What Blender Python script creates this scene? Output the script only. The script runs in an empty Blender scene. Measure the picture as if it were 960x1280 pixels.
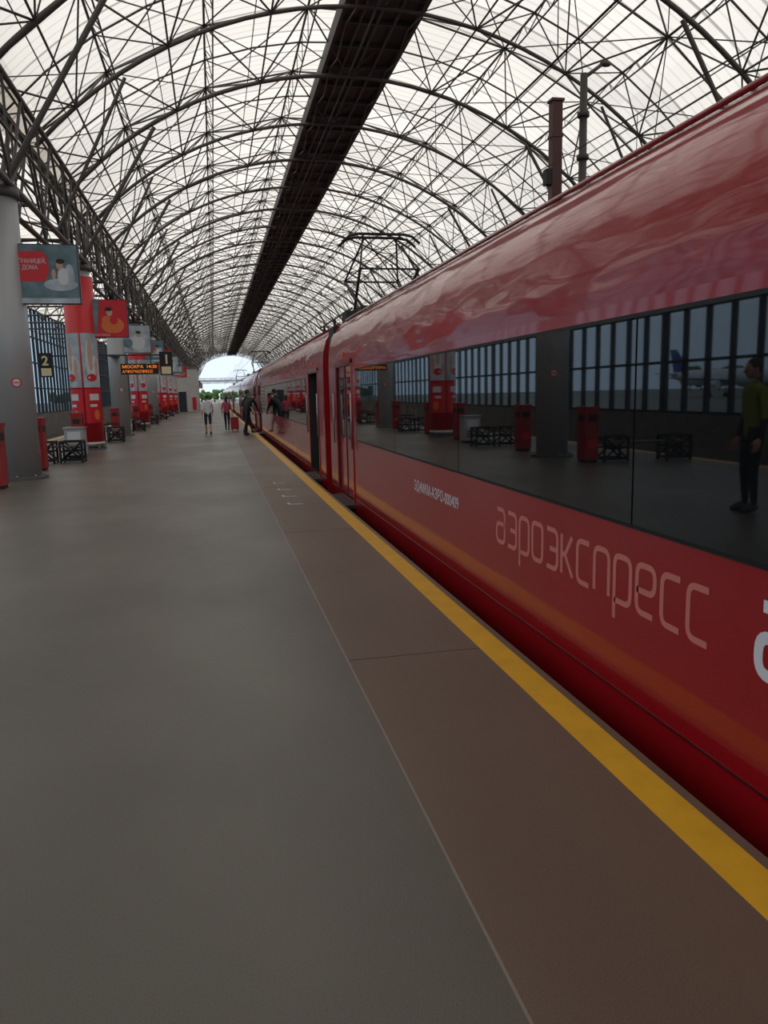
import bpy, math, random
from mathutils import Vector, Matrix
random.seed(7)
S=bpy.context.scene
COL=S.collection
# ------------------------------------------------------------------ materials
def new_mat(n):
    m=bpy.data.materials.new(n); m.use_nodes=True
    nt=m.node_tree
    return m,nt,nt.nodes["Principled BSDF"]
def mat(n,c,rough=.5,metal=0,coat=0,spec=.5,bump=0,bscale=20,var=0,vscale=3,emit=None,es=0,bstretch=None,bdist=.02,crough=.03):
    m,nt,b=new_mat(n)
    b.inputs["Base Color"].default_value=(*c,1)
    b.inputs["Roughness"].default_value=rough
    b.inputs["Metallic"].default_value=metal
    b.inputs["Coat Weight"].default_value=coat
    b.inputs["Coat Roughness"].default_value=crough
    b.inputs["Specular IOR Level"].default_value=spec
    if emit:
        b.inputs["Emission Color"].default_value=(*emit,1); b.inputs["Emission Strength"].default_value=es
    if bump or var:
        tc=nt.nodes.new("ShaderNodeTexCoord")
        if bump:
            mp=nt.nodes.new("ShaderNodeMapping")
            if bstretch: mp.inputs["Scale"].default_value=bstretch
            no=nt.nodes.new("ShaderNodeTexNoise"); no.inputs["Scale"].default_value=bscale; no.inputs["Detail"].default_value=2
            nt.links.new(tc.outputs["Object"],mp.inputs["Vector"]); nt.links.new(mp.outputs["Vector"],no.inputs["Vector"])
            bp=nt.nodes.new("ShaderNodeBump"); bp.inputs["Strength"].default_value=bump; bp.inputs["Distance"].default_value=bdist
            nt.links.new(no.outputs["Fac"],bp.inputs["Height"]); nt.links.new(bp.outputs["Normal"],b.inputs["Normal"])
            nt.links.new(bp.outputs["Normal"],b.inputs["Coat Normal"])
        if var:
            n2=nt.nodes.new("ShaderNodeTexNoise"); n2.inputs["Scale"].default_value=vscale; n2.inputs["Detail"].default_value=5
            nt.links.new(tc.outputs["Object"],n2.inputs["Vector"])
            r=nt.nodes.new("ShaderNodeValToRGB")
            r.color_ramp.elements[0].position=.3; r.color_ramp.elements[1].position=.7
            r.color_ramp.elements[0].color=(*[x*(1-var) for x in c],1)
            r.color_ramp.elements[1].color=(*[min(1,x*(1+var)) for x in c],1)
            nt.links.new(n2.outputs["Fac"],r.inputs["Fac"]); nt.links.new(r.outputs["Color"],b.inputs["Base Color"])
    return m

def floor_mat(n,c1,c2,r1,r2):
    m,nt,b=new_mat(n); N=nt.nodes; L=nt.links
    tc=N.new("ShaderNodeTexCoord"); mp=N.new("ShaderNodeMapping"); mp.inputs["Scale"].default_value=(.8,.5,1)
    L.new(tc.outputs["Object"],mp.inputs["Vector"])
    a=N.new("ShaderNodeTexNoise"); a.inputs["Scale"].default_value=.7; a.inputs["Detail"].default_value=4; a.inputs["Roughness"].default_value=.5
    L.new(mp.outputs["Vector"],a.inputs["Vector"])
    f=N.new("ShaderNodeTexNoise"); f.inputs["Scale"].default_value=160; f.inputs["Detail"].default_value=3
    L.new(tc.outputs["Object"],f.inputs["Vector"])
    r=N.new("ShaderNodeValToRGB"); r.color_ramp.elements[0].position=.33; r.color_ramp.elements[1].position=.67
    r.color_ramp.elements[0].color=(*c1,1); r.color_ramp.elements[1].color=(*c2,1)
    L.new(a.outputs["Fac"],r.inputs["Fac"])
    r2n=N.new("ShaderNodeMapRange"); r2n.inputs["From Min"].default_value=.3; r2n.inputs["From Max"].default_value=.7
    r2n.inputs["To Min"].default_value=.8; r2n.inputs["To Max"].default_value=1.2
    L.new(f.outputs["Fac"],r2n.inputs["Value"])
    mx=N.new("ShaderNodeVectorMath"); mx.operation='SCALE'
    L.new(r.outputs["Color"],mx.inputs[0]); L.new(r2n.outputs["Result"],mx.inputs["Scale"])
    L.new(mx.outputs["Vector"],b.inputs["Base Color"])
    rr=N.new("ShaderNodeMapRange"); rr.inputs["From Min"].default_value=.33; rr.inputs["From Max"].default_value=.67
    rr.inputs["To Min"].default_value=r2; rr.inputs["To Max"].default_value=r1
    L.new(a.outputs["Fac"],rr.inputs["Value"]); L.new(rr.outputs["Result"],b.inputs["Roughness"])
    bp=N.new("ShaderNodeBump"); bp.inputs["Strength"].default_value=.12; bp.inputs["Distance"].default_value=.01
    L.new(f.outputs["Fac"],bp.inputs["Height"]); L.new(bp.outputs["Normal"],b.inputs["Normal"])
    return m

def roof_mat(n,k=1.0):
    m=bpy.data.materials.new(n); m.use_nodes=True; nt=m.node_tree; N=nt.nodes; L=nt.links
    N.remove(N["Principled BSDF"]); out=N["Material Output"]
    tc=N.new("ShaderNodeTexCoord"); sp=N.new("ShaderNodeSeparateXYZ"); L.new(tc.outputs["Object"],sp.inputs[0])
    def math_(op,a,bv):
        x=N.new("ShaderNodeMath"); x.operation=op
        for i,q in enumerate((a,bv)):
            if q is None: continue
            if isinstance(q,(int,float)): x.inputs[i].default_value=q
            else: L.new(q,x.inputs[i])
        return x.outputs[0]
    yy=math_('DIVIDE',sp.outputs["Y"],1.5); xx=math_('DIVIDE',sp.outputs["X"],4.2)
    fy=math_('FLOOR',yy,None); fx=math_('FLOOR',xx,None)
    cb=N.new("ShaderNodeCombineXYZ"); L.new(fx,cb.inputs[0]); L.new(fy,cb.inputs[1])
    wn=N.new("ShaderNodeTexWhiteNoise"); wn.noise_dimensions='3D'; L.new(cb.outputs[0],wn.inputs["Vector"])
    fr=math_('FRACT',yy,None); seam=math_('GREATER_THAN',fr,.07)
    fr2=math_('FRACT',math_('MULTIPLY',yy,4),None); rib=math_('MULTIPLY',math_('GREATER_THAN',fr2,.18),.13)
    v=math_('ADD',math_('MULTIPLY',wn.outputs["Value"],.16),.66)
    v=math_('ADD',v,rib)
    v=math_('MULTIPLY',v,math_('ADD',math_('MULTIPLY',seam,.42),.58))
    v=math_('MULTIPLY',v,k)
    col=N.new("ShaderNodeCombineColor"); L.new(v,col.inputs[0]); L.new(math_('MULTIPLY',v,.95),col.inputs[1]); L.new(math_('MULTIPLY',v,.875),col.inputs[2])
    tr=N.new("ShaderNodeBsdfTranslucent"); L.new(col.outputs[0],tr.inputs["Color"])
    df=N.new("ShaderNodeBsdfDiffuse"); df.inputs["Color"].default_value=(.6,.59,.56,1)
    mx=N.new("ShaderNodeMixShader"); mx.inputs[0].default_value=.08
    L.new(tr.outputs[0],mx.inputs[1]); L.new(df.outputs[0],mx.inputs[2]); L.new(mx.outputs[0],out.inputs["Surface"])
    return m
def glass_mat(n):
    m=bpy.data.materials.new(n); m.use_nodes=True; nt=m.node_tree; N=nt.nodes; L=nt.links
    N.remove(N["Principled BSDF"]); out=N["Material Output"]
    t=N.new("ShaderNodeBsdfTransparent"); t.inputs[0].default_value=(.50,.62,.72,1)
    g=N.new("ShaderNodeBsdfGlossy"); g.inputs["Roughness"].default_value=.02
    mx=N.new("ShaderNodeMixShader"); mx.inputs[0].default_value=.08
    L.new(t.outputs[0],mx.inputs[1]); L.new(g.outputs[0],mx.inputs[2]); L.new(mx.outputs[0],out.inputs["Surface"])
    return m
def block_mat(n):
    m,nt,b=new_mat(n); tc=nt.nodes.new("ShaderNodeTexCoord"); br=nt.nodes.new("ShaderNodeTexBrick")
    mp=nt.nodes.new("ShaderNodeMapping"); mp.inputs["Rotation"].default_value=(math.pi/2,0,0)
    nt.links.new(tc.outputs["Object"],mp.inputs[0]); nt.links.new(mp.outputs[0],br.inputs["Vector"])
    br.inputs["Scale"].default_value=1.3
    br.inputs["Color1"].default_value=(.62,.61,.57,1); br.inputs["Color2"].default_value=(.54,.53,.50,1); br.inputs["Mortar"].default_value=(.28,.28,.26,1)
    nt.links.new(br.outputs["Color"],b.inputs["Base Color"]); b.inputs["Roughness"].default_value=.8
    return m

M={}
M['floor']=floor_mat("asphalt_floor",(.086,.075,.062),(.122,.108,.089),.36,.46)
M['strip']=floor_mat("brown_strip",(.120,.076,.054),(.142,.092,.066),.42,.50)
M['yellow']=mat("yellow_paint",(.66,.35,.014),.5,var=.08,vscale=6)
M['metal_line']=mat("steel_strip",(.24,.21,.18),.4,metal=.3)
M['joint']=mat("dark_joint",(.04,.032,.026),.8)
M['white']=mat("white_paint",(.6,.58,.55),.6)
M['conc']=mat("concrete",(.16,.15,.14),.85,var=.2,vscale=2)
M['ballast']=mat("ballast",(.05,.045,.04),.95,bump=1,bscale=14,var=.5,vscale=20)
M['rail']=mat("rail_steel",(.16,.13,.11),.35,metal=.8)
M['truss']=mat("truss_steel",(.072,.066,.060),.55)
M['spine']=mat("walkway_steel",(.050,.043,.040),.6)
M['column']=mat("column_grey",(.38,.38,.385),.4,metal=.15)
M['colbase']=mat("column_base",(.12,.12,.12),.5)
M['roof']=roof_mat("polycarbonate_roof")
M['glass']=glass_mat("wall_glass")
M['frame']=mat("window_frame",(.02,.024,.032),.45)
M['redpaint']=mat("train_red",(.36,.006,.012),.32,coat=.9,spec=.2,bump=.4,bscale=1.0,bstretch=(1,.55,2.2),bdist=.012,crough=.05)
M['redroof']=mat("train_red_roof",(.33,.007,.014),.36,coat=.85,spec=.15,bump=1.0,bscale=1.1,bstretch=(1.4,.5,2.6),bdist=.03,crough=.07)
M['reddark']=mat("train_seal",(.07,.004,.006),.4)
M['black']=mat("black_rubber",(.008,.008,.008),.6)
M['tglass']=mat("train_glass",(.006,.007,.008),.02,spec=.85,coat=.15)
M['under']=mat("underframe",(.02,.02,.02),.7)
M['logo']=mat("logo_pale_red",(.66,.21,.18),.45)
M['logow']=mat("logo_white",(.78,.78,.84),.4)
M['bred']=mat("banner_red",(.58,.012,.022),.4)
M['binred']=mat("bin_red",(.30,.008,.012),.4)
M['pblue']=mat("poster_blue",(.40,.46,.50),.45,var=.35,vscale=2.5)
M['pteal']=mat("poster_teal",(.12,.19,.22),.45,var=.4,vscale=3)
M['skin']=mat("skin",(.50,.27,.18),.55)
M['skinp']=mat("poster_skin",(.55,.33,.25),.5)
M['orange']=mat("poster_orange",(.70,.16,.04),.5)
M['hair']=mat("hair_dark",(.02,.014,.01),.6)
M['dkcl']=mat("cloth_black",(.015,.016,.02),.85)
M['navy']=mat("cloth_navy",(.03,.04,.07),.85)
M['whcl']=mat("cloth_white",(.62,.63,.65),.85)
M['pink']=mat("cloth_pink",(.42,.07,.12),.85)
M['hivis']=mat("cloth_hivis",(.20,.24,.02),.8)
M['shoe']=mat("shoe",(.05,.05,.05),.6)
M['eye']=mat("eye",(.02,.02,.02),.3)
M['lip']=mat("lip",(.35,.1,.09),.5)
M['signy']=mat("sign_panel",(.75,.66,.40),.5)
M['led']=mat("led_orange",(.6,.15,.02),.5,emit=(1,.25,.02),es=.7)
M['steel']=mat("brushed_steel",(.35,.35,.36),.3,metal=.8)
M['block']=block_mat("stone_block")
M['redpost']=mat("rust_red_post",(.065,.014,.011),.5)
M['leaf']=mat("foliage",(.06,.13,.035),.9,var=.5,vscale=.4)
M['trunk']=mat("bark",(.06,.04,.03),.9)
M['grass']=mat("airfield_ground",(.17,.17,.15),.9,var=.3,vscale=.02)
M['plane']=mat("aircraft_white",(.6,.62,.66),.3)
M['planeb']=mat("aircraft_blue",(.02,.05,.25),.3)

# ------------------------------------------------------------------ mesh builder
class MB:
    def __init__(s): s.v=[];s.f=[];s.m=[];s.sm=[];s.mats=[]
    def mi(s,k):
        if k not in s.mats: s.mats.append(k)
        return s.mats.index(k)
    def face(s,idx,k,smooth=False): s.f.append(idx); s.m.append(s.mi(k)); s.sm.append(smooth)
    def quad(s,a,b,c,d,k):
        n=len(s.v); s.v+= [tuple(a),tuple(b),tuple(c),tuple(d)]; s.face((n,n+1,n+2,n+3),k)
    def box(s,x0,x1,y0,y1,z0,z1,k):
        n=len(s.v)
        s.v+=[(x0,y0,z0),(x1,y0,z0),(x1,y1,z0),(x0,y1,z0),(x0,y0,z1),(x1,y0,z1),(x1,y1,z1),(x0,y1,z1)]
        for q in ((0,3,2,1),(4,5,6,7),(0,1,5,4),(1,2,6,5),(2,3,7,6),(3,0,4,7)):
            s.face(tuple(n+i for i in q),k)
    def tube(s,pts,rad,k,n=6,cap=True,smooth=True,flat=1.0):
        pts=[Vector(p) for p in pts]
        if not isinstance(rad,(list,tuple)): rad=[rad]*len(pts)
        base=len(s.v); prev=None
        for i,p in enumerate(pts):
            if i==0: d=pts[1]-p
            elif i==len(pts)-1: d=p-pts[i-1]
            else: d=(pts[i+1]-p).normalized()+(p-pts[i-1]).normalized()
            d.normalize()
            if prev is None:
                ref=Vector((0,0,1)) if abs(d.z)<.9 else Vector((1,0,0))
                a=d.cross(ref).normalized()
            else: a=(prev-d*prev.dot(d)).normalized()
            prev=a; b=d.cross(a)
            for j in range(n):
                t=2*math.pi*(j+.5)/n
                s.v.append(tuple(p+(a*math.cos(t)+b*math.sin(t)*flat)*rad[i]))
        for i in range(len(pts)-1):
            for j in range(n):
                a0=base+i*n+j; a1=base+i*n+(j+1)%n
                s.face((a0,a1,a1+n,a0+n),k,smooth)
        if cap:
            s.face(tuple(base+j for j in range(n))[::-1],k); e=base+(len(pts)-1)*n
            s.face(tuple(e+j for j in range(n)),k)
    def ell(s,c,r,k,nu=12,nv=8,rot=None):
        base=len(s.v); c=Vector(c)
        R=rot or Matrix.Identity(3)
        for i in range(nv+1):
            ph=math.pi*i/nv
            for j in range(nu):
                t=2*math.pi*j/nu
                s.v.append(tuple(c+R@Vector((r[0]*math.sin(ph)*math.cos(t),r[1]*math.sin(ph)*math.sin(t),r[2]*math.cos(ph)))))
        for i in range(nv):
            for j in range(nu):
                a=base+i*nu+j;b=base+i*nu+(j+1)%nu
                s.face((a,a+nu,b+nu,b),k,True)
    def disc_xz(s,cx,y,cz,rx,rz,k,n=20,t0=0,t1=2*math.pi):
        b=len(s.v)
        for j in range(n):
            t=t0+(t1-t0)*j/n; s.v.append((cx+rx*math.cos(t),y,cz+rz*math.sin(t)))
        s.face(tuple(range(b,b+n)),k)
    def make(s,name,parent=None,loc=(0,0,0),rz=0):
        me=bpy.data.meshes.new(name); me.from_pydata(s.v,[],s.f)
        for k in s.mats: me.materials.append(M[k])
        me.polygons.foreach_set("material_index",s.m); me.polygons.foreach_set("use_smooth",s.sm); me.update()
        o=bpy.data.objects.new(name,me); COL.objects.link(o); o.location=loc; o.rotation_euler=(0,0,rz)
        if parent: o.parent=parent
        return o
def empty(name,loc=(0,0,0)):
    o=bpy.data.objects.new(name,None); COL.objects.link(o); o.location=loc; return o
def text(name,body,size,mat4,k,parent=None,width=None,off=0,ext=.002,align='LEFT',bold=0):
    c=bpy.data.curves.new(name,'FONT'); c.body=body; c.size=size; c.extrude=ext; c.offset=bold; c.align_x=align
    c.materials.append(M[k]); o=bpy.data.objects.new(name,c); COL.objects.link(o)
    if parent: o.parent=parent
    bpy.context.view_layer.update()
    sx=1
    if width and o.dimensions.x>0: sx=width/o.dimensions.x
    o.matrix_local=mat4@Matrix.Diagonal((sx,1,1,1))
    return o
def front_mat(x,y,z): # faces -Y
    return Matrix(((1,0,0,x),(0,0,-1,y),(0,1,0,z),(0,0,0,1)))
def side_mat(x,y,z): # reads toward -Y, faces -X
    return Matrix(((0,0,-1,x),(-1,0,0,y),(0,1,0,z),(0,0,0,1)))
# rounded-square monoline lettering
def rc(pts,r=.24,n=5):
    out=[Vector((*pts[0],0))]
    for i in range(1,len(pts)-1):
        p=Vector((*pts[i],0)); a=Vector((*pts[i-1],0)); c=Vector((*pts[i+1],0))
        da=(a-p); dc=(c-p); rr=min(r,da.length*.5,dc.length*.5); A=p+da.normalized()*rr; C=p+dc.normalized()*rr
        for j in range(n+1):
            t=j/n; out.append(A*(1-t)**2+p*2*t*(1-t)+C*t*t)
    out.append(Vector((*pts[-1],0))); return out
W=.74
GL={'а':[[(.06,1),(W,1),(W,0),(0,0),(0,.56),(W,.56)]],
'э':[[(.04,1),(W,1),(W,0),(.04,0)],[(.24,.5),(W,.5)]],
'р':[[(0,-.42),(0,1),(W,1),(W,0),(0,0)]],
'о':[[(W/2,1),(W,1),(W,0),(0,0),(0,1),(W/2,1)]],
'к':[[(0,0),(0,1)],[(0,.5),(.22,.5),(.64,1)],[(.22,.5),(.68,0)]],
'с':[[(.66,1),(0,1),(0,0),(.66,0)]],
'п':[[(0,0),(0,1),(W,1),(W,0)]],
'е':[[(.68,0),(0,0),(0,1),(W,1),(W,.46),(0,.46)]]}
def lettering(name,body,x,y,z,xh,sx,sw,k,parent):
    b=MB(); cur=0; dx=0
    for ch in body:
        dx=0
        for pl in GL[ch]:
            P=rc(pl) if len(pl)>3 or ch=='п' else ([Vector((*q,0)) for q in pl])
            P=[Vector(((p.x+cur)*xh*sx,p.y*xh,0)) for p in P]
            Q=[P[0]]
            for p in P[1:]:
                if (p-Q[-1]).length>1e-4: Q.append(p)
            P=Q; base=len(b.v)
            for i,p in enumerate(P):
                if i==0: d=P[1]-p
                elif i==len(P)-1: d=p-P[i-1]
                else: d=(P[i+1]-p).normalized()+(p-P[i-1]).normalized()
                d.normalize(); nn=Vector((-d.y,d.x,0))
                q=1.0
                if 0<i<len(P)-1: q=1/max(.5,d.dot((P[i+1]-p).normalized()))
                for s in(1,-1):
                    v=p+nn*s*sw*.5*q
                    b.v.append((x-dx,y-v.x,z+v.y))
            for i in range(len(P)-1): b.face((base+2*i,base+2*i+1,base+2*i+3,base+2*i+2),k)
            dx+=.00005
        cur+=(W if ch not in 'кс' else .68)+.28
    return b.make(name,parent)

Y0,Y1=-19.0,206.0
BAY=9.0; NB=25
XC=4.75; R=11.86; ZC=11.6-R; PHI=math.asin(8.7/R)

# ------------------------------------------------------------------ ground, platform, tracks
b=MB(); b.box(-400,400,-150,700,-1.6,-1.32,'grass'); b.make("ground")
b=MB(); b.box(-12.38,-6.72,Y0,Y1+40,-1.3,-1.1,'ballast'); b.make("track_bed")
b=MB(); b.box(1.78,8.98,Y0,Y1+40,-1.3,-1.1,'ballast'); b.make("track_bed")
b=MB()
xs=[(-6.7,-6.55,'strip'),(-6.55,-6.38,'yellow'),(-6.38,-5.5,'strip'),(-5.5,.70,'floor'),(.70,.710,'metal_line'),(.710,1.545,'strip'),(1.545,1.715,'yellow'),(1.715,1.76,'strip')]
for x0,x1,k in xs: b.quad((x0,Y0,0),(x1,Y0,0),(x1,Y1,0),(x0,Y1,0),k)
b.quad((-6.7,Y0,-1.3),(-6.7,Y0,0),(-6.7,Y1,0),(-6.7,Y1,-1.3),'conc')
b.quad((1.76,Y0,0),(1.76,Y0,-1.3),(1.76,Y1,-1.3),(1.76,Y1,0),'conc')
b.quad((-6.7,Y0,-1.3),(1.76,Y0,-1.3),(1.76,Y0,0),(-6.7,Y0,0),'conc')
b.quad((-6.7,Y1,0),(1.76,Y1,0),(1.76,Y1,-1.3),(-6.7,Y1,-1.3),'conc')
y=4.4-18
while y<Y1:
    b.box(.713,1.545,y,y+.006,0,.001,'joint'); y+=4.5
for yy in (11.2,12.1,13.0,14.0):
    b.box(.98,1.2,yy,yy+.04,0,.002,'white'); b.box(.98,1.02,yy,yy+.18,0,.002,'white')
b.make("floor")
b=MB(); b.box(9.0,13.8,Y0,Y1,-1.3,-.001,'conc'); b.make("floor_far_platform")
def rails(name,xc):
    b=MB()
    for s in(-.76,.76):
        x=xc+s
        b.box(x-.035,x+.035,Y0,Y1+40,-.99,-.955,'rail'); b.box(x-.01,x+.01,Y0,Y1+40,-1.07,-.99,'rail'); b.box(x-.07,x+.07,Y0,Y1+40,-1.09,-1.07,'rail')
    y=Y0
    while y<Y1: b.box(xc-1.3,xc+1.3,y,y+.25,-1.1,-1.06,'conc'); y+=1.2
    b.make(name)
rails("railway_track",3.68); rails("railway_track",-8.6); rails("railway_track",7.2)

# ------------------------------------------------------------------ roof
def arc(xc,zc,r,a0,a1,n,y): return [(xc+r*math.sin(a0+(a1-a0)*i/n),y,zc+r*math.cos(a0+(a1-a0)*i/n)) for i in range(n+1)]
def skin(name,xc,zc,r,a0,a1,n=28):
    b=MB(); A=arc(xc,zc,r,a0,a1,n,Y0-1); B=arc(xc,zc,r,a0,a1,n,Y1+1)
    b.v=A+B
    for i in range(n): b.face((i,i+1,n+2+i,n+1+i),'roof',True)
    b.make(name)
skin("ceiling",XC,ZC,R+1.15,-PHI*1.02,PHI*1.02)
XC2=-8.35; H2=4.15; RISE2=1.7; R2=(H2*H2+RISE2*RISE2)/(2*RISE2); ZC2=8.0+RISE2-R2; PH2=math.asin(H2/R2)
skin("ceiling_aisle",XC2,ZC2,R2+.5,-PH2,PH2,14)

b=MB()
def P(rr,t,y): a=-PHI+2*PHI*t; return (XC+rr*math.sin(a),y,ZC+rr*math.cos(a))
NK=14; DU=1.0
for yb,th in((0,.066),(4.5,.058)):
    b.tube(arc(XC,ZC,R,-PHI,PHI,28,yb),th,'truss')
    b.tube([P(R+DU,k/NK,yb) for k in range(NK+1)],.028,'truss',5)
for yb in(2.25,6.75):
    pts=[P(R+DU,k/NK,yb) for k in range(0,NK+1,2)]
    b.tube(pts,.032,'truss',5)
for k in range(0,NK+1,2):
    t=k/NK
    b.tube([P(R+DU,t,0),P(R+DU,t,BAY)],.036,'truss',5,False)
    n=12
    for i in range(n):
        ya=BAY*i/n; yb=BAY*(i+1)/n
        lo=P(R+.4,t,ya if i%2==0 else yb); hi=P(R+DU,t,yb if i%2==0 else ya)
        b.tube([lo,hi],.016,'truss',4,False)
    b.tube([P(R+.4,t,0),P(R+.4,t,BAY)],.024,'truss',5,False)
    if k<NK:
        t2=(k+1)/NK
        b.tube([P(R+DU+.05,t2,0),P(R+DU+.05,t2,BAY)],.018,'truss',4,False)
for k in range(0,NK,2):
    for ya in(0,4.5):
        tl=(k+1)/NK
        for tu in(k/NK,(k+2)/NK):
            for dy in(-2.25,2.25):
                b.tube([P(R,tl,ya),P(R+DU,tu,ya+dy)],.027,'truss',4,False)
            b.tube([P(R,tl,ya),P(R+DU,tu,ya)],.02,'truss',4,False)
    b.tube([P(R,(k+1)/NK,0),P(R,(k+1)/NK,BAY)],.028,'truss',5,False)
    for q in(0,1):
        y1_,y2_=2.25+4.5*q,6.75+4.5*q
        b.tube([P(R+DU,k/NK,y1_),P(R+DU,(k+2)/NK,y2_)],.019,'truss',4,False)
        b.tube([P(R+DU,(k+2)/NK,y1_),P(R+DU,k/NK,y2_)],.019,'truss',4,False)
def girder(xg,sgn):
    for xo in(-.25,.3):
        x=xg+xo
        for z,r in((5.75,.07),(7.85,.06),(6.8,.035)): b.tube([(x,0,z),(x,BAY,z)],r,'truss',6,False)
        for i in range(6):
            ya=1.5*i; yb=ya+1.5
            za,zb=(5.75,7.85) if i%2==0 else (7.85,5.75)
            b.tube([(x,ya,za),(x,yb,zb)],.035,'truss',5,False)
            if i%2==0: b.tube([(x,ya,5.75),(x,ya,7.85)],.03,'truss',5,False)
    for i in range(0,6,2):
        b.tube([(xg-.25,1.5*i,5.75),(xg+.3,1.5*i+1.5,5.75)],.025,'truss',4,False)
    for yy in(-3.0,3.0):
        for q in(-.25,.3): b.tube([(xg,0,5.3),(xg+q,yy,7.85)],.055,'truss',6,False)
    b.tube([(xg,0,5.5),(xg+sgn*2.6,0,P(R,.16,0)[2])],.06,'truss',6,False)
    b.tube([(xg+.3*sgn,4.5,5.75),(xg+sgn*2.2,4.5,9.5)],.045,'truss',6,False)
girder(-3.93,1); girder(13.45,-1)
for yb in(0,4.5):
    b.tube(arc(XC2,ZC2,R2,-PH2,PH2,12,yb),.05,'truss')
    b.tube([(-12.3,yb,6.4),(-4.1,yb,6.4)],.05,'truss')
    for k in range(8):
        xa=-12.3+8.2*k/8; xb=xa+8.2/8
        zt=lambda x: ZC2+math.sqrt(max(0,R2*R2-(x-XC2)**2))
        if k%2==0: b.tube([(xa,yb,6.4),(xb,yb,zt(xb))],.03,'truss',4,False)
        else: b.tube([(xa,yb,zt(xa)),(xb,yb,6.4)],.03,'truss',4,False)
for k in range(9):
    a=-PH2+2*PH2*k/8
    b.tube([(XC2+(R2+.3)*math.sin(a),0,ZC2+(R2+.3)*math.cos(a)),(XC2+(R2+.3)*math.sin(a),BAY,ZC2+(R2+.3)*math.cos(a))],.03,'truss',4,False)
    if k<8:
        a2=-PH2+2*PH2*(k+1)/8
        b.tube([(XC2+R2*math.sin(a),0,ZC2+R2*math.cos(a)),(XC2+R2*math.sin(a2),4.5,ZC2+R2*math.cos(a2))],.025,'truss',4,False)
        b.tube([(XC2+R2*math.sin(a2),4.5,ZC2+R2*math.cos(a2)),(XC2+R2*math.sin(a),9,ZC2+R2*math.cos(a))],.025,'truss',4,False)
tr=b.make("roof_truss",loc=(0,Y0,0))
md=tr.modifiers.new("bays",'ARRAY'); md.use_relative_offset=False; md.use_constant_offset=True; md.constant_offset_displace=(0,BAY,0); md.count=NB
# ridge walkway (sits between the chords)
b=MB(); XW=5.08
b.box(XW-1.05,XW+1.05,0,BAY,11.98,12.06,'spine')
for x in(XW-1.08,XW+1.08):
    b.box(x-.05,x+.05,0,BAY,11.78,12.2,'spine')
for x in(XW-.5,XW,XW+.5): b.tube([(x,0,11.9),(x,BAY,11.9)],.045,'truss',6,False)
for i in range(6): b.box(XW-1.05,XW+1.05,i*1.5,i*1.5+.08,11.86,11.98,'truss')
for x in(XW-.9,XW+.9):
    for i in range(3): b.tube([(x,i*3,11.8),(x,i*3+1.5,11.5),(x,i*3+3,11.8)],.025,'truss',4,False)
o=b.make("ridge_walkway",loc=(0,Y0,0))
md=o.modifiers.new("bays",'ARRAY'); md.use_relative_offset=False; md.use_constant_offset=True; md.constant_offset_displace=(0,BAY,0); md.count=NB

# ------------------------------------------------------------------ side walls
def gwall(name,x,ztop):
    b=MB()
    b.box(x-.1,x+.1,0,BAY,-1.3,.6,'conc')
    for i in range(7):
        y=i*BAY/7; w=.16 if i==0 else .08
        b.box(x-.08,x+.08,y-w,y+w,.6,ztop,'frame')
    for z in(.6,2.4,4.2,6.0,ztop-.08):
        if z<ztop: b.box(x-.06,x+.06,0,BAY,z,z+.10,'frame')
    b.quad((x,0,.6),(x,BAY,.6),(x,BAY,ztop),(x,0,ztop),'glass')
    o=b.make(name,loc=(0,Y0,0))
    md=o.modifiers.new("bays",'ARRAY'); md.use_relative_offset=False; md.use_constant_offset=True; md.constant_offset_displace=(0,BAY,0); md.count=NB
gwall("wall_left",-12.5,8.1); gwall("wall_right",13.95,8.0)

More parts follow.
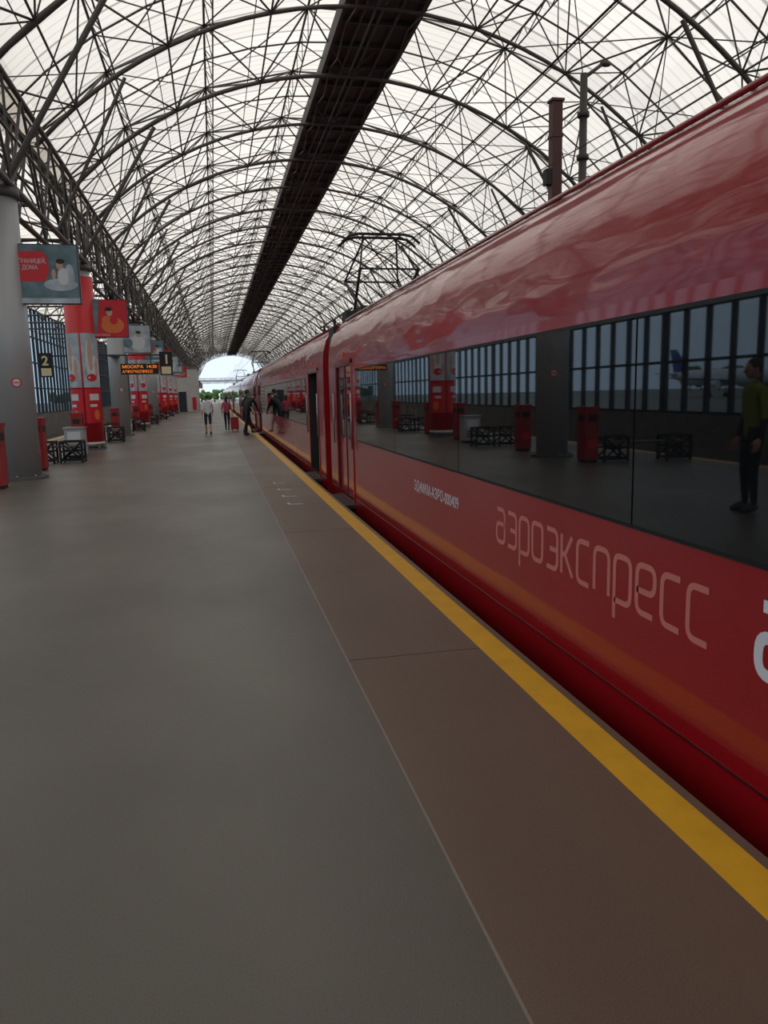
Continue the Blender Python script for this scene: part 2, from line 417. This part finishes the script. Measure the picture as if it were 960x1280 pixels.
# ------------------------------------------------------------------ columns
CX=-3.93
def curved(b,r,t0,t1,z0,z1,k,n=10):
    base=len(b.v)
    for i in range(n+1):
        t=t0+(t1-t0)*i/n
        b.v.append((r*math.sin(t),-r*math.cos(t),z0)); b.v.append((r*math.sin(t),-r*math.cos(t),z1))
    for i in range(n): q=base+2*i; b.face((q,q+2,q+3,q+1),k,True)
def curved_ell(b,r,tc,zc,rt,rz,k,n=18):
    base=len(b.v)
    b.v.append((r*math.sin(tc),-r*math.cos(tc),zc))
    for i in range(n):
        a=2*math.pi*i/n; t=tc+rt*math.cos(a); b.v.append((r*math.sin(t),-r*math.cos(t),zc+rz*math.sin(a)))
    for i in range(n): b.face((base,base+1+i,base+1+(i+1)%n),k,True)
def column(yc,wrapped,x=CX):
    b=MB()
    b.tube([(0,0,0),(0,0,.06)],.50,'colbase',28,smooth=False)
    for i in range(8):
        a=i*math.pi/4; b.tube([(.45*math.cos(a),.45*math.sin(a),.06),(.45*math.cos(a),.45*math.sin(a),.1)],.025,'steel',6)
    b.tube([(0,0,.06),(0,0,5.5)],.37,'column',32)
    b.tube([(0,0,5.5),(0,0,5.68)],.42,'truss',24)
    if wrapped:
        r=.45
        b.tube([(0,0,.25),(0,0,5.3)],r,'bred',32)
        b.tube([(0,0,.1),(0,0,.25)],.46,'steel',32)
        for side in(0,1):
            for q in(-1,1):
                t0=q*.72+side*math.pi; w=.66
                curved(b,r+.008,t0-w,t0+w,1.95,3.6,'pblue')
                curved_ell(b,r+.012,t0+.1,2.62,.50,.30,'whcl')
                curved_ell(b,r+.014,t0-.22,2.75,.20,.62,'whcl')
                curved_ell(b,r+.016,t0-.12,2.95,.16,.50,'skinp')
                curved_ell(b,r+.017,t0+.3,2.5,.12,.35,'skinp')
                curved_ell(b,r+.019,t0-.1,2.25,.34,.12,'bred')
                curved(b,r+.008,t0-w,t0+w,.85,1.90,'bred')
                curved(b,r+.012,t0-.35,t0+.35,1.55,1.75,'whcl')
                curved(b,r+.012,t0-.35,t0+.15,1.35,1.43,'whcl')
                curved_ell(b,r+.014,t0+.1,1.1,.22,.16,'orange')
    else:
        t=.35
        curved_ell(b,.375,t,1.95,.26,.10,'bred'); curved_ell(b,.378,t,1.95,.19,.075,'whcl'); curved(b,.381,t-.16,t+.16,1.94,1.96,'bred',4)
    b.make("station_column",loc=(x,yc,0))
cols=[-1+9*i for i in range(0,23)]
KI=(10,)
wr={3,5,7,8,9}
for i,yc in enumerate(cols):
    if i in KI: continue
    column(yc, i in wr)
for yc in cols: column(yc,False,13.3)

def banner(yc,var):
    p=empty("hanging_banner",(CX,yc-.1,0))
    b=MB(); x0,x1,z0,z1=.12,1.42,3.5,4.62
    b.box(x0-.02,x1+.02,-.05,.05,z0-.02,z1+.02,'frame')
    for z in(3.6,4.5): b.tube([(-.05,.0,z),(x0,.0,z)],.02,'steel')
    for sgn,y in((1,-.056),(-1,.056)):
        b.quad((x0,y,z0),(x1,y,z0),(x1,y,z1),(x0,y,z1),'pteal' if var==0 else ('bred' if var==1 else 'pblue'))
    y=-.060
    if var==0:
        b.quad((x0,y,3.92),(x0+.62,y,3.92),(x0+.62,y,4.50),(x0,y,4.50),'bred')
        b.disc_xz(x0+.62,y-.001,4.21,.14,.29,'bred')
        b.disc_xz(1.08,y-.002,3.86,.32,.12,'pblue'); b.disc_xz(1.26,y-.0025,4.02,.09,.24,'pblue'); b.disc_xz(1.13,y-.0026,4.02,.10,.17,'whcl')
        b.disc_xz(1.08,y-.003,4.24,.065,.09,'skinp'); b.disc_xz(1.10,y-.004,4.31,.085,.05,'hair')
        b.disc_xz(.96,y-.0035,4.06,.04,.10,'skinp')
        b.quad((x0,y-.005,3.5),(x1,y-.005,3.5),(x1,y-.005,3.60),(x0,y-.005,3.60),'pblue')
    elif var==1:
        b.quad((x0,y,3.5),(x0+.35,y,3.5),(x0+.5,y,4.62),(x0,y,4.62),'pteal')
        b.disc_xz(.98,y-.001,3.85,.34,.25,'orange'); b.disc_xz(.80,y-.0015,4.02,.14,.12,'orange'); b.disc_xz(1.02,y-.0017,4.0,.12,.12,'bred'); b.disc_xz(.9,y-.002,4.25,.09,.12,'skinp'); b.disc_xz(.88,y-.003,4.34,.11,.06,'hair')
        b.quad((x0,y-.004,3.5),(x1,y-.004,3.5),(x1,y-.004,3.62),(x0,y-.004,3.62),'bred')
    else:
        b.disc_xz(.9,y,3.9,.3,.30,'whcl'); b.disc_xz(.95,y-.002,4.25,.09,.12,'skinp'); b.disc_xz(.5,y-.003,3.9,.2,.2,'pteal'); b.disc_xz(.95,y-.003,4.34,.11,.06,'hair')
    b.make("board",p)
    if var==0:
        text("caption","ЗА ГРАНИЦЕЙ,\nКАК ДОМА",.12,front_mat(x0+.05,y-.006,4.27),'whcl',p,width=.66)
    else: text("caption","АЭРОЭКСПРЕСС",.08,front_mat(x0+.1,y-.006,3.53),'whcl',p)
for i,yc in enumerate(cols):
    if i>=2 and i not in KI: banner(yc,(i-2)%3)

# sign gantry
p=empty("platform_sign",(-.15,33.6,0))
b=MB()
b.box(-6.4,-1.45,-.04,.04,3.30,3.36,'frame')
for x0 in(-6.6,-1.95):
    b.box(x0,x0+.5,-.08,.08,2.5,3.45,'black')
    b.quad((x0+.06,-.083,2.55),(x0+.44,-.083,2.55),(x0+.44,-.083,2.85),(x0+.06,-.083,2.85),'signy')
b.box(-3.5,-2.02,-.1,.1,2.55,2.98,'black')
for x in(-3.3,-2.3): b.tube([(x,0,2.98),(x,0,3.32)],.02,'frame')
b.box(-3.98,-3.62,-.03,1.05,3.30,3.36,'frame')
b.make("frame",p)
text("digit","1",.52,front_mat(-1.80,-.09,2.97),'signy',p,bold=.012); text("digit","2",.52,front_mat(-6.5,-.09,2.97),'signy',p,bold=.012)
text("departure","МОСКВА  14:30",.17,front_mat(-3.44,-.105,2.80),'led',p,width=1.35,bold=.002)
text("departure","АЭРОЭКСПРЕСС",.15,front_mat(-3.44,-.105,2.61),'led',p,width=1.2,bold=.002)

def bin_(x,y):
    b=MB(); b.box(-.15,.15,-.2,.2,.06,1.12,'binred'); b.box(-.17,.17,-.22,.22,1.12,1.2,'binred'); b.box(-.13,.13,-.18,.18,0,.06,'black')
    b.box(-.10,.10,-.205,-.198,.88,1.02,'black'); b.box(.148,.155,-.14,.14,.88,1.02,'black'); b.box(-.1,.1,-.206,-.2,.3,.5,'bred')
    b.make("litter_bin",loc=(x,y,0))
def bench(x,y,rz,L=1.9):
    b=MB(); h=.26
    for s in(-1,1):
        x0=s*(L/2-h)
        for yy in(-.24,.24):
            for xa in(x0-h,x0+h): b.box(xa-.025,xa+.025,yy-.025,yy+.025,0,.56,'black')
            for z in(.05,.28,.52): b.box(x0-h,x0+h,yy-.02,yy+.02,z,z+.04,'black')
            b.tube([(x0-h,yy,.07),(x0+h,yy,.54)],.022,'black'); b.tube([(x0-h,yy,.54),(x0+h,yy,.07)],.022,'black')
        for xa in(x0-h,x0+h):
            for z in(.05,.52): b.box(xa-.02,xa+.02,-.24,.24,z,z+.04,'black')
    for i in range(5): b.box(-L/2+.05,L/2-.05,-.22+i*.09,-.15+i*.09,.40,.43,'truss')
    b.make("platform_bench",loc=(x,y,0),rz=rz)
def seats(x,y,rz):
    b=MB()
    b.box(-.9,.9,-.03,.03,.36,.41,'steel')
    for q in(-.7,.7): b.box(q-.03,q+.03,-.03,.03,0,.36,'steel'); b.box(q-.04,q+.04,-.25,.25,0,.03,'steel')
    for i in range(3):
        xc=-.6+i*.6
        b.box(xc-.25,xc+.25,-.22,.24,.42,.45,'steel')
        for j in range(6): b.box(xc-.25,xc+.25,.22+.012*j,.24+.012*j,.46+j*.07,.52+j*.07,'steel')
        for q in(-.27,.27): b.box(xc+q-.015,xc+q+.015,-.2,.25,.6,.63,'black'); b.box(xc+q-.015,xc+q+.015,-.2,-.17,.42,.6,'black')
    b.make("metal_seat_row",loc=(x,y,0),rz=rz)
for i in range(2,9):
    yc=cols[i]
    bin_(CX-.05,yc-1.7); bin_(CX-.05,yc+1.9)
    bench(CX-.0,yc+3.9,0,1.2)
    if i>3: seats(CX-.0,yc-3.4,math.pi/2)
bench(-5.25,15.2,.15,1.9)
b=MB(); b.box(-.25,.25,-.25,.25,.08,.8,'column'); b.box(-.28,.28,-.28,.28,.8,.84,'steel'); b.box(-.2,.2,-.2,.2,0,.08,'black'); b.box(-.17,.17,-.26,-.25,.45,.72,'whcl')
for z in(.2,.27,.34): b.box(-.17,.17,-.256,-.25,z,z+.03,'black')
b.make("utility_cabinet",loc=(CX+.15,22.6,0))
# stone pavilion
b=MB(); b.box(-3.95,-1.55,84.5,91,0,4.5,'block'); b.box(-4.05,-1.45,84.4,91.1,4.5,4.7,'conc'); b.box(-3.6,-2.8,84.45,84.5,0,2.1,'frame'); b.box(-2.2,-1.8,84.42,84.5,.2,1.5,'bred')
b.make("stone_pavilion")

# ------------------------------------------------------------------ train
TC=3.68
prof=[(2.12,-.62),(2.0,-.4),(1.95,-.12),(1.942,.03),(1.94,.4),(1.94,.94),(1.94,1.5),(1.94,2.0),(1.943,2.15),(1.96,2.35),(2.01,2.53),(2.1,2.67),(2.27,2.81),(2.55,2.92),(3.0,3.01),(3.68,3.05)]
prof=prof+[(2*TC-x,z) for x,z in prof[-2::-1]]
def car_mesh(openleft):
    b=MB(); Ln=21.5
    st=[0,.8,2.2,19.3,20.7,Ln]; n=len(prof)
    for y in st:
        for x,z in prof: b.v.append((x,y,z))
    for i in range(len(st)-1):
        for j in range(n-1):
            door=i in(1,3) and .02<=prof[j][1] and prof[j+1][1]<=2.01 and j<10
            if door: continue
            z=prof[j][1]
            b.face((i*n+j,(i+1)*n+j,(i+1)*n+j+1,i*n+j+1),'redroof' if z>1.9 else 'redpaint',True)
    for y,rev in((0,False),(Ln,True)):
        q=len(b.v); b.v+=[(x,y,z) for x,z in prof]; idx=tuple(range(q,q+n)); b.face(idx if rev else idx[::-1],'redpaint')
    b.tube([(2.262,0,2.825),(2.262,Ln,2.825)],.018,'redroof',6)
    b.box(1.936,1.945,0,Ln,.06,.07,'reddark')
    bd=[2.75,3.5,6.2,8.9,11.6,14.3,16.6,18.95]
    for a,c in zip(bd[:-1],bd[1:]): b.box(1.928,1.95,a+.008,c-.008,.945,1.915,'tglass')
    b.box(1.934,1.95,bd[0]-.02,bd[-1]+.02,.925,1.935,'black')
    for y0 in(.8,19.3):
        y1=y0+1.4
        b.box(2.75,2.8,y0,y1,-.02,2.02,'under'); b.quad((1.95,y0,-.0),(1.95,y1,0),(2.8,y1,0),(2.8,y0,0),'under')
        b.quad((1.95,y0,2.01),(2.8,y0,2.01),(2.8,y1,2.01),(1.95,y1,2.01),'under')
        b.quad((1.945,y0,0),(2.8,y0,0),(2.8,y0,2.01),(1.945,y0,2.01),'under'); b.quad((1.945,y1,0),(1.945,y1,2.01),(2.8,y1,2.01),(2.8,y1,0),'under')
        for yy in(y0-.05,y1): b.box(1.925,1.95,yy,yy+.05,0,2.08,'redpaint')
        b.box(1.925,1.95,y0-.05,y1+.05,2.03,2.09,'redpaint')
        if not openleft:
            for s in(0,1):
                ya=y0+.01+s*.695; yb=ya+.685
                b.box(1.97,2.0,ya,yb,.03,2.0,'redpaint')
                b.box(1.965,1.975,ya+.17,yb-.17,.95,1.8,'tglass'); b.box(1.968,1.975,ya+.13,yb-.13,.91,1.84,'black')
            b.box(1.96,1.98,y0+.69,y0+.71,.03,2.0,'black')
        for yy in(y0-.12,y1+.12): b.tube([(1.90,yy,.8),(1.90,yy,1.6)],.014,'steel')
        b.box(1.80,1.95,y0,y1,-.08,-.03,'under')
        b.box(1.925,1.94,y0+.6,y0+.8,2.16,2.2,'orange')
    b.box(2.5,4.86,.4,Ln-.4,-.8,-.55,'under')
    for yb in(2.6,Ln-2.6):
        b.box(2.75,4.6,yb-1.6,yb+1.6,-.72,-.5,'under')
        for dy in(-1.2,1.2):
            for s in(-.76,.76):
                b.tube([(TC+s-.06,yb+dy,-.5),(TC+s+.06,yb+dy,-.5)],.45,'rail',20,smooth=False)
    for y in(5,9.5,14): b.box(2.35,5,y,y+2.4,-.85,-.55,'under')
    for y in(4.5,8,13,17): b.box(3.2,4.15,y,y+1.1,3.0,3.14,'redroof')
    return b
train=empty("passenger_train")
m0=None
PITCH=22.2
for i in range(8):
    y=-8.3+PITCH*i
    if i==0: car_mesh(False).make("car_1",train,loc=(0,y,0))
    else:
        if m0 is None: m0=car_mesh(True).make("car_2",train,loc=(0,y,0))
        else:
            o=bpy.data.objects.new("car_%d"%(i+1),m0.data); COL.objects.link(o); o.parent=train; o.location=(0,y,0)
    b=MB()
    for q in range(5):
        yy=y+21.5+.14*q
        b.box(2.2+.06*(q%2),5.16-.06*(q%2),yy,yy+.14,-.4,2.7-.06*(q%2),'black')
    b.box(2.05,2.3,y+21.52,y+22.1,1.95,2.72,'black')
    b.make("gangway_%d"%(i+1),train)
def panto(name,yp):
    b=MB(); z=3.05
    for x in(-.55,.55):
        for yy in(-.7,.7): b.tube([(TC+x,yp+yy,z-.05),(TC+x,yp+yy,z+.28)],[.06,.045],'under',8)
    for x in(-.55,.55): b.box(TC+x-.03,TC+x+.03,yp-.9,yp+.9,z+.28,z+.33,'under')
    for yy in(-.85,0,.85): b.box(TC-.58,TC+.58,yp+yy-.025,yp+yy+.025,z+.28,z+.33,'under')
    for s in(-1,1):
        b.tube([(TC+s*.5,yp-.5,z+.34),(TC+s*.62,yp+.95,z+1.05)],.032,'under')
        b.tube([(TC+s*.62,yp+.95,z+1.05),(TC+s*.35,yp-.1,z+1.82)],.022,'under')
        b.tube([(TC+s*.5,yp+.5,z+.34),(TC+s*.62,yp-.95,z+1.05)],.032,'under')
        b.tube([(TC+s*.62,yp-.95,z+1.05),(TC+s*.35,yp+.1,z+1.82)],.022,'under')
    for yy in(-.95,.95): b.tube([(TC-.62,yp+yy,z+1.05),(TC+.62,yp+yy,z+1.05)],.02,'under')
    b.tube([(TC-.62,yp+.95,z+1.05),(TC+.35,yp-.1,z+1.82)],.014,'under'); b.tube([(TC+.62,yp+.95,z+1.05),(TC-.35,yp-.1,z+1.82)],.014,'under')
    for yy in(-.2,.2):
        b.tube([(TC-.85,yp+yy,z+1.70),(TC-.68,yp+yy,z+1.84),(TC-.5,yp+yy,z+1.88),(TC+.5,yp+yy,z+1.88),(TC+.68,yp+yy,z+1.84),(TC+.85,yp+yy,z+1.70)],.03,'under')
    for x in(-.4,.4): b.tube([(TC+x,yp-.2,z+1.84),(TC+x,yp+.2,z+1.84)],.018,'under')
    b.box(TC-1.1,TC-.75,yp-1.9,yp-1.4,z-.12,z+.12,'under'); b.tube([(TC-1.0,yp-2,z+.15),(TC-1.0,yp+2.5,z+.15)],.018,'under')
    for yy in(-1.5,.2,1.8): b.tube([(TC-1.0,yp+yy,z-.1),(TC-1.0,yp+yy,z+.15)],.03,'under')
    b.make(name,train)
panto("pantograph_1",16.9); panto("pantograph_2",16.9+PITCH*2); panto("pantograph_3",16.9+PITCH*4)
lettering("lettering_pale","аэроэкспресс",1.9390,5.15,.53,.232,.90,.030,'logo',train)
lettering("lettering_white","аэроэкспресс",1.9390,2.40,.53,.26,.95,.048,'logow',train)
text("lettering_number","ЭД4МКМ-АЭРО-000409",.14,side_mat(1.9375,7.5,.62),'logow',train,width=1.45,ext=.0003)

# catenary
b=MB()
for xc in(TC,-8.6,7.2):
    b.tube([(xc,Y0,4.98),(xc,Y1+60,4.98)],.012,'black',4); 
    y=Y0
    while y<Y1+30:
        pts=[(xc,y+t*4.5,6.3-.5*math.sin(math.pi*t/8)) for t in range(9)]
        b.tube(pts,.012,'black',4)
        for t in range(1,8): b.tube([(xc,y+t*4.5,4.98),(xc,y+t*4.5,6.3-.5*math.sin(math.pi*t/8))],.006,'black',4)
        y+=36
b.make("overhead_wires")
b=MB(); b.box(-.14,.14,-.13,.13,0,9.1,'redpost'); b.box(-.18,.18,-.17,.17,9.1,9.16,'redpost'); b.box(-.30,-.14,-.12,.12,7.0,7.4,'black')
for z in(2.5,4.5,6.5,8.2): b.box(-.16,.16,-.15,.15,z,z+.08,'redpost')
b.make("signal_post",loc=(9.3,20.3,0))
b=MB(); b.tube([(0,0,0),(0,0,9.2)],[.13,.09],'spine',10); b.tube([(0,0,9.1),(.55,.1,9.5)],.045,'spine'); b.ell((.62,.1,9.5),(.16,.08,.07),'spine'); b.tube([(0,0,.0),(0,0,.1)],.26,'spine',10)
for z in(7.2,8.2): b.tube([(0,0,z),(0,0,z+.12)],.15,'spine',8)
b.make("catenary_mast",loc=(9.3,18.7,0))
for y in(250,275,300):
    b=MB()
    for x in(-13,13): b.tube([(x,y,-1.3),(x,y,7)],.15,'truss',8)
    for z in(6.3,7): b.tube([(-13,y,z),(13,y,z)],.08,'truss')
    for i in range(16): b.tube([(-13+1.625*i,y,6.3 if i%2 else 7),(-13+1.625*(i+1),y,7 if i%2 else 6.3)],.05,'truss',4)
    b.make("catenary_portal")
b=MB()
def tree(x,y,h):
    b.tube([(x,y,-1.3),(x,y,h*.5)],[.35,.2],'trunk',8)
    for i in range(12):
        b.ell((x+random.uniform(-1,1)*h*.35,y+random.uniform(-1,1)*h*.3,h*(.15+.65*random.random())),(h*.24*random.uniform(.7,1.2),h*.22,h*.18),'leaf',8,6)
for i in range(40): tree(-60+3.2*i+random.uniform(-1,1),330+random.uniform(-10,10),random.uniform(3.5,5.5) if i<24 else random.uniform(2.5,4))
for i in range(40): tree(-260+random.uniform(-8,8),-40+i*11,random.uniform(8,13))
b.make("tree_line")
def airliner(x,y):
    b=MB()
    b.tube([(0,0,4.2),(0,2,3.9),(0,7,3.4),(0,27,3.3),(0,31,3.1),(0,33,2.8)],[.3,.9,1.9,1.9,1.4,.3],'plane',20)
    b.v+=[(.12,-.5,10.5),(.12,1.6,10.5),(.12,6.5,5.1),(.12,1.0,4.8),(-.12,-.5,10.5),(-.12,1.6,10.5),(-.12,6.5,5.1),(-.12,1.0,4.8)]
    n=len(b.v)-8
    for q in((0,1,2,3),(7,6,5,4),(0,4,5,1),(1,5,6,2),(2,6,7,3),(3,7,4,0)): b.face(tuple(n+i for i in q),'planeb')
    for s in(-1,1):
        for (p0,p1,p2,p3) in (((s*1.5,21,2.6),(s*15,13,3.6),(s*15,11.8,3.6),(s*1.5,14,2.6)),((s*.6,4,4.4),(s*5.5,.8,4.8),(s*5.5,-.2,4.8),(s*.6,1,4.4))):
            b.quad(p0,p1,p2,p3,'plane'); b.quad(*[(q[0],q[1],q[2]-.25) for q in(p3,p2,p1,p0)],'plane')
        b.tube([(s*5.2,20.5,1.7),(s*5.2,16.8,1.7)],[.95,.7],'plane',14)
        b.tube([(s*2.2,15.5,-.8),(s*2.7,15.5,-.8)],.5,'black',12)
        b.tube([(s*2.4,15.5,-.8),(s*2.4,15.5,2.4)],.15,'steel')
    b.tube([(0,29,-.9),(0,29,2)],.12,'steel'); b.tube([(-.2,29,-.9),(.2,29,-.9)],.4,'black',12)
    b.make("airliner",loc=(x,y,0),rz=math.radians(170))
airliner(-110,178); airliner(-125,120)

# ------------------------------------------------------------------ people
BJ=dict(pel=(0,0,.94),sp=(0,-.01,1.12),ch=(0,0,1.30),nb=(0,-.01,1.43),nk=(0,.0,1.50),
 sL=(-.17,0,1.385),eL=(-.22,-.02,1.10),wL=(-.23,.05,.85),sR=(.17,0,1.385),eR=(.22,-.02,1.10),wR=(.23,.05,.85),
 hL=(-.09,0,.88),kL=(-.10,.03,.49),aL=(-.10,0,.09),tL=(-.11,.13,.04),hR=(.09,0,.88),kR=(.10,.03,.49),aR=(.10,0,.09),tR=(.11,.13,.04))
RAD=dict(pel=(.15,.11),sp=(.135,.10),ch=(.15,.11),nb=(.09,.075),nk=(.05,.05),sL=(.062,.06),eL=(.045,.045),wL=(.028,.028),sR=(.062,.06),eR=(.045,.045),wR=(.028,.028),
 hL=(.09,.09),kL=(.06,.06),aL=(.038,.038),tL=(.035,.028),hR=(.09,.09),kR=(.06,.06),aR=(.038,.038),tR=(.035,.028))
BO=[('pel','sp','top'),('sp','ch','top'),('ch','nb','top'),('nb','nk','skin'),('ch','sL','top'),('ch','sR','top'),('sL','eL','slv'),('sR','eR','slv'),('eL','wL','fore'),('eR','wR','fore'),
 ('pel','hL','leg'),('pel','hR','leg'),('hL','kL','leg'),('hR','kR','leg'),('kL','aL','shin'),('kR','aR','shin'),('aL','tL','shoe'),('aR','tR','shoe')]
def segd(p,a,b_):
    ab=b_-a; t=max(0,min(1,(p-a).dot(ab)/ab.length_squared)); return (p-(a+ab*t)).length
def human(name,loc,rz,sc,over,ck,hairlong=False):
    J={k:Vector(v) for k,v in BJ.items()}
    for k,v in over.items(): J[k]=Vector(v)
    names=list(J); me=bpy.data.meshes.new("sk"); me.from_pydata([J[k] for k in names],[(names.index(a),names.index(b_)) for a,b_,_ in BO],[])
    o=bpy.data.objects.new("sk",me); COL.objects.link(o)
    md=o.modifiers.new("s",'SKIN'); md.use_smooth_shade=True
    for i,k in enumerate(names):
        sv=me.skin_vertices[0].data[i]; sv.radius=RAD[k]; sv.use_root=(k=='pel')
    ms=o.modifiers.new("ss",'SUBSURF'); ms.levels=2; ms.render_levels=2
    bpy.context.view_layer.update()
    dg=bpy.context.evaluated_depsgraph_get(); ev=o.evaluated_get(dg); em=ev.to_mesh()
    b=MB(); b.v=[tuple(v.co) for v in em.vertices]
    for pl in em.polygons:
        c=pl.center; best=min(BO,key=lambda q:segd(c,J[q[0]],J[q[1]])/(.5*(RAD[q[0]][0]+RAD[q[1]][0])))
        b.face(tuple(pl.vertices),ck.get(best[2],'skin'),True)
    ev.to_mesh_clear(); bpy.data.objects.remove(o)
    d=(J['nk']-J['nb']).normalized(); f=Vector((0,1,0)); f=(f-d*f.dot(d)).normalized(); r=f.cross(d).normalized()
    Rm=Matrix((r,f,d)).transposed(); H=J['nk']+d*.115+f*.012
    T=lambda x,y,z: H+Rm@Vector((x,y,z))
    b.ell(H,(.074,.092,.112),'skin',16,12,Rm); b.ell(T(0,.03,-.055),(.05,.055,.05),'skin',12,8,Rm)
    b.ell(T(0,-.018,.025),(.082,.092,.105),ck['hair'],16,12,Rm)
    if hairlong: b.ell(T(0,-.065,-.08),(.07,.035,.12),ck['hair'],12,10,Rm)
    b.tube([T(0,.085,.02),T(0,.112,-.02)],[.008,.015],'skin',8)
    for s in(-1,1):
        b.ell(T(s*.03,.083,.01),(.012,.008,.008),'eye',8,6,Rm); b.ell(T(s*.076,0,-.005),(.01,.02,.03),'skin',8,6,Rm)
        b.tube([T(s*.018,.092,.03),T(s*.045,.082,.03)],.004,ck['hair'],5)
    b.ell(T(0,.088,-.055),(.024,.008,.007),'lip',8,6,Rm)
    for s,w,e in((-1,'wL','eL'),(1,'wR','eR')):
        Wp=J[w]; dd=(Wp-J[e]).normalized(); side=Vector((0,1,0)); side=(side-dd*side.dot(dd)).normalized(); nn=dd.cross(side)
        Rh=Matrix((side,nn,dd)).transposed()
        b.ell(Wp+dd*.055,(.042,.017,.055),'skin',12,8,Rh)
        inn=nn*(1 if nn.x*(-s)>0 else -1)
        for i,ln in enumerate((.068,.078,.072,.056)):
            o0=Wp+dd*.09+side*(.028-.0187*i)
            b.tube([o0,o0+dd*ln*.45+inn*.004,o0+dd*ln*.8+inn*.016,o0+dd*ln+inn*.03],[.0095,.009,.008,.006],'skin',6)
        o0=Wp+dd*.035+side*.03
        b.tube([o0,o0+dd*.03+side*.022,o0+dd*.06+side*.03+inn*.012],[.012,.011,.008],'skin',6)
    for a,t in(('aL','tL'),('aR','tR')):
        A=J[a];Tt=J[t]; dv=(Tt-A); b.tube([A-dv*.25+Vector((0,0,-.03)),A+Vector((0,0,-.035)),A+dv*.6+Vector((0,0,-.02)),Tt+dv*.25+Vector((0,0,-.005))],[.03,.045,.043,.025],ck.get('shoe','shoe'),10,flat=1)
    b.v=[tuple(Vector(v)*sc) for v in b.v]
    mn=min(v[2] for v in b.v)
    b.v=[(v[0],v[1],v[2]-mn) for v in b.v]
    return b.make(name,loc=loc,rz=rz)
walk=dict(kL=(-.09,.16,.50),aL=(-.09,.22,.10),tL=(-.09,.35,.05),kR=(.09,-.02,.49),aR=(.09,-.24,.14),tR=(.09,-.14,.04),eL=(-.22,-.10,1.12),wL=(-.24,-.08,.87),eR=(.22,.06,1.11),wR=(.22,.20,.90))
human("walking_person",(-.28,33.0,0),.05,.95,walk,dict(top='whcl',slv='whcl',leg='navy',shin='skin',shoe='shoe',hair='hair',fore='skin'))
h=human("woman_with_suitcase",(.55,36.6,0),-.1,.9,dict(walk,eR=(.23,-.02,1.12),wR=(.30,-.12,.88)),dict(top='pink',slv='pink',leg='dkcl',shin='dkcl',shoe='shoe',hair='hair',fore='skin'),True)
b=MB(); b.box(-.18,.18,-.12,.12,.06,.62,'binred'); 
for z in(.15,.25,.35,.45): b.box(-.17,.17,-.127,-.12,z,z+.03,'bred')
for q in(-.1,.1): b.tube([(q,.08,.62),(q,.08,.92)],.01,'steel')
b.tube([(-.1,.08,.92),(.1,.08,.92)],.014,'black')
for q in(-.13,.13):
    for w in(-.08,.08): b.tube([(q-.015,w,.035),(q+.015,w,.035)],.034,'black',10)
b.make("suitcase",loc=(.88,36.2,0))
lean=dict(sp=(0,.10,1.10),ch=(0,.24,1.24),nb=(0,.35,1.32),nk=(0,.42,1.37),sL=(-.17,.28,1.28),sR=(.17,.28,1.28),eL=(-.20,.42,1.05),wL=(-.16,.55,.86),eR=(.20,.42,1.05),wR=(.16,.55,.86),kL=(-.10,.14,.50),aL=(-.10,.12,.09),tL=(-.1,.25,.04),kR=(.10,-.08,.48),aR=(.10,-.24,.11),tR=(.10,-.12,.04))
human("person_boarding",(1.22,31.6,0),-.75,1.08,lean,dict(top='dkcl',slv='dkcl',leg='dkcl',shin='dkcl',shoe='shoe',hair='hair',fore='dkcl'))
human("person_boarding",(1.35,32.9,0),-1.1,1.05,walk,dict(top='dkcl',slv='dkcl',leg='navy',shin='navy',shoe='shoe',hair='hair',fore='skin'))
human("station_worker",(-2.72,8.45,0),-1.4,1.10,{},dict(top='hivis',slv='hivis',leg='dkcl',shin='dkcl',shoe='shoe',hair='hair',fore='dkcl'))

# ------------------------------------------------------------------ world
w=bpy.data.worlds.new("sky"); S.world=w; w.use_nodes=True; nt=w.node_tree; N=nt.nodes; L=nt.links
bg=N["Background"]; tc=N.new("ShaderNodeTexCoord"); sp=N.new("ShaderNodeSeparateXYZ"); L.new(tc.outputs["Generated"],sp.inputs[0])
rp=N.new("ShaderNodeValToRGB"); rp.color_ramp.elements[0].position=0; rp.color_ramp.elements[0].color=(.66,.76,.86,1)
rp.color_ramp.elements[1].position=.45; rp.color_ramp.elements[1].color=(1,1,1,1)
L.new(sp.outputs["Z"],rp.inputs["Fac"]); L.new(rp.outputs["Color"],bg.inputs["Color"]); bg.inputs["Strength"].default_value=1.28
S.view_settings.view_transform='Standard'; S.view_settings.look='None'; S.view_settings.exposure=0; S.view_settings.gamma=1

# ------------------------------------------------------------------ camera
yaw=math.radians(12.18); pit=math.radians(8.87); roll=math.radians(1.3)
F=Vector((math.sin(yaw)*math.cos(pit),math.cos(yaw)*math.cos(pit),-math.sin(pit)))
Rv=Vector((math.cos(yaw),-math.sin(yaw),0)); U=Rv.cross(F)
R2v=Rv*math.cos(roll)-U*math.sin(roll); U2=U*math.cos(roll)+Rv*math.sin(roll)
mt=Matrix((R2v,U2,-F)).transposed().to_4x4(); mt.translation=Vector((0,0,1.6))
cd=bpy.data.cameras.new("camera"); cam=bpy.data.objects.new("camera",cd); COL.objects.link(cam); cam.matrix_world=mt
cd.sensor_fit='HORIZONTAL'; cd.sensor_width=36; cd.lens=36; cd.clip_end=2000; cd.clip_start=.05
S.camera=cam
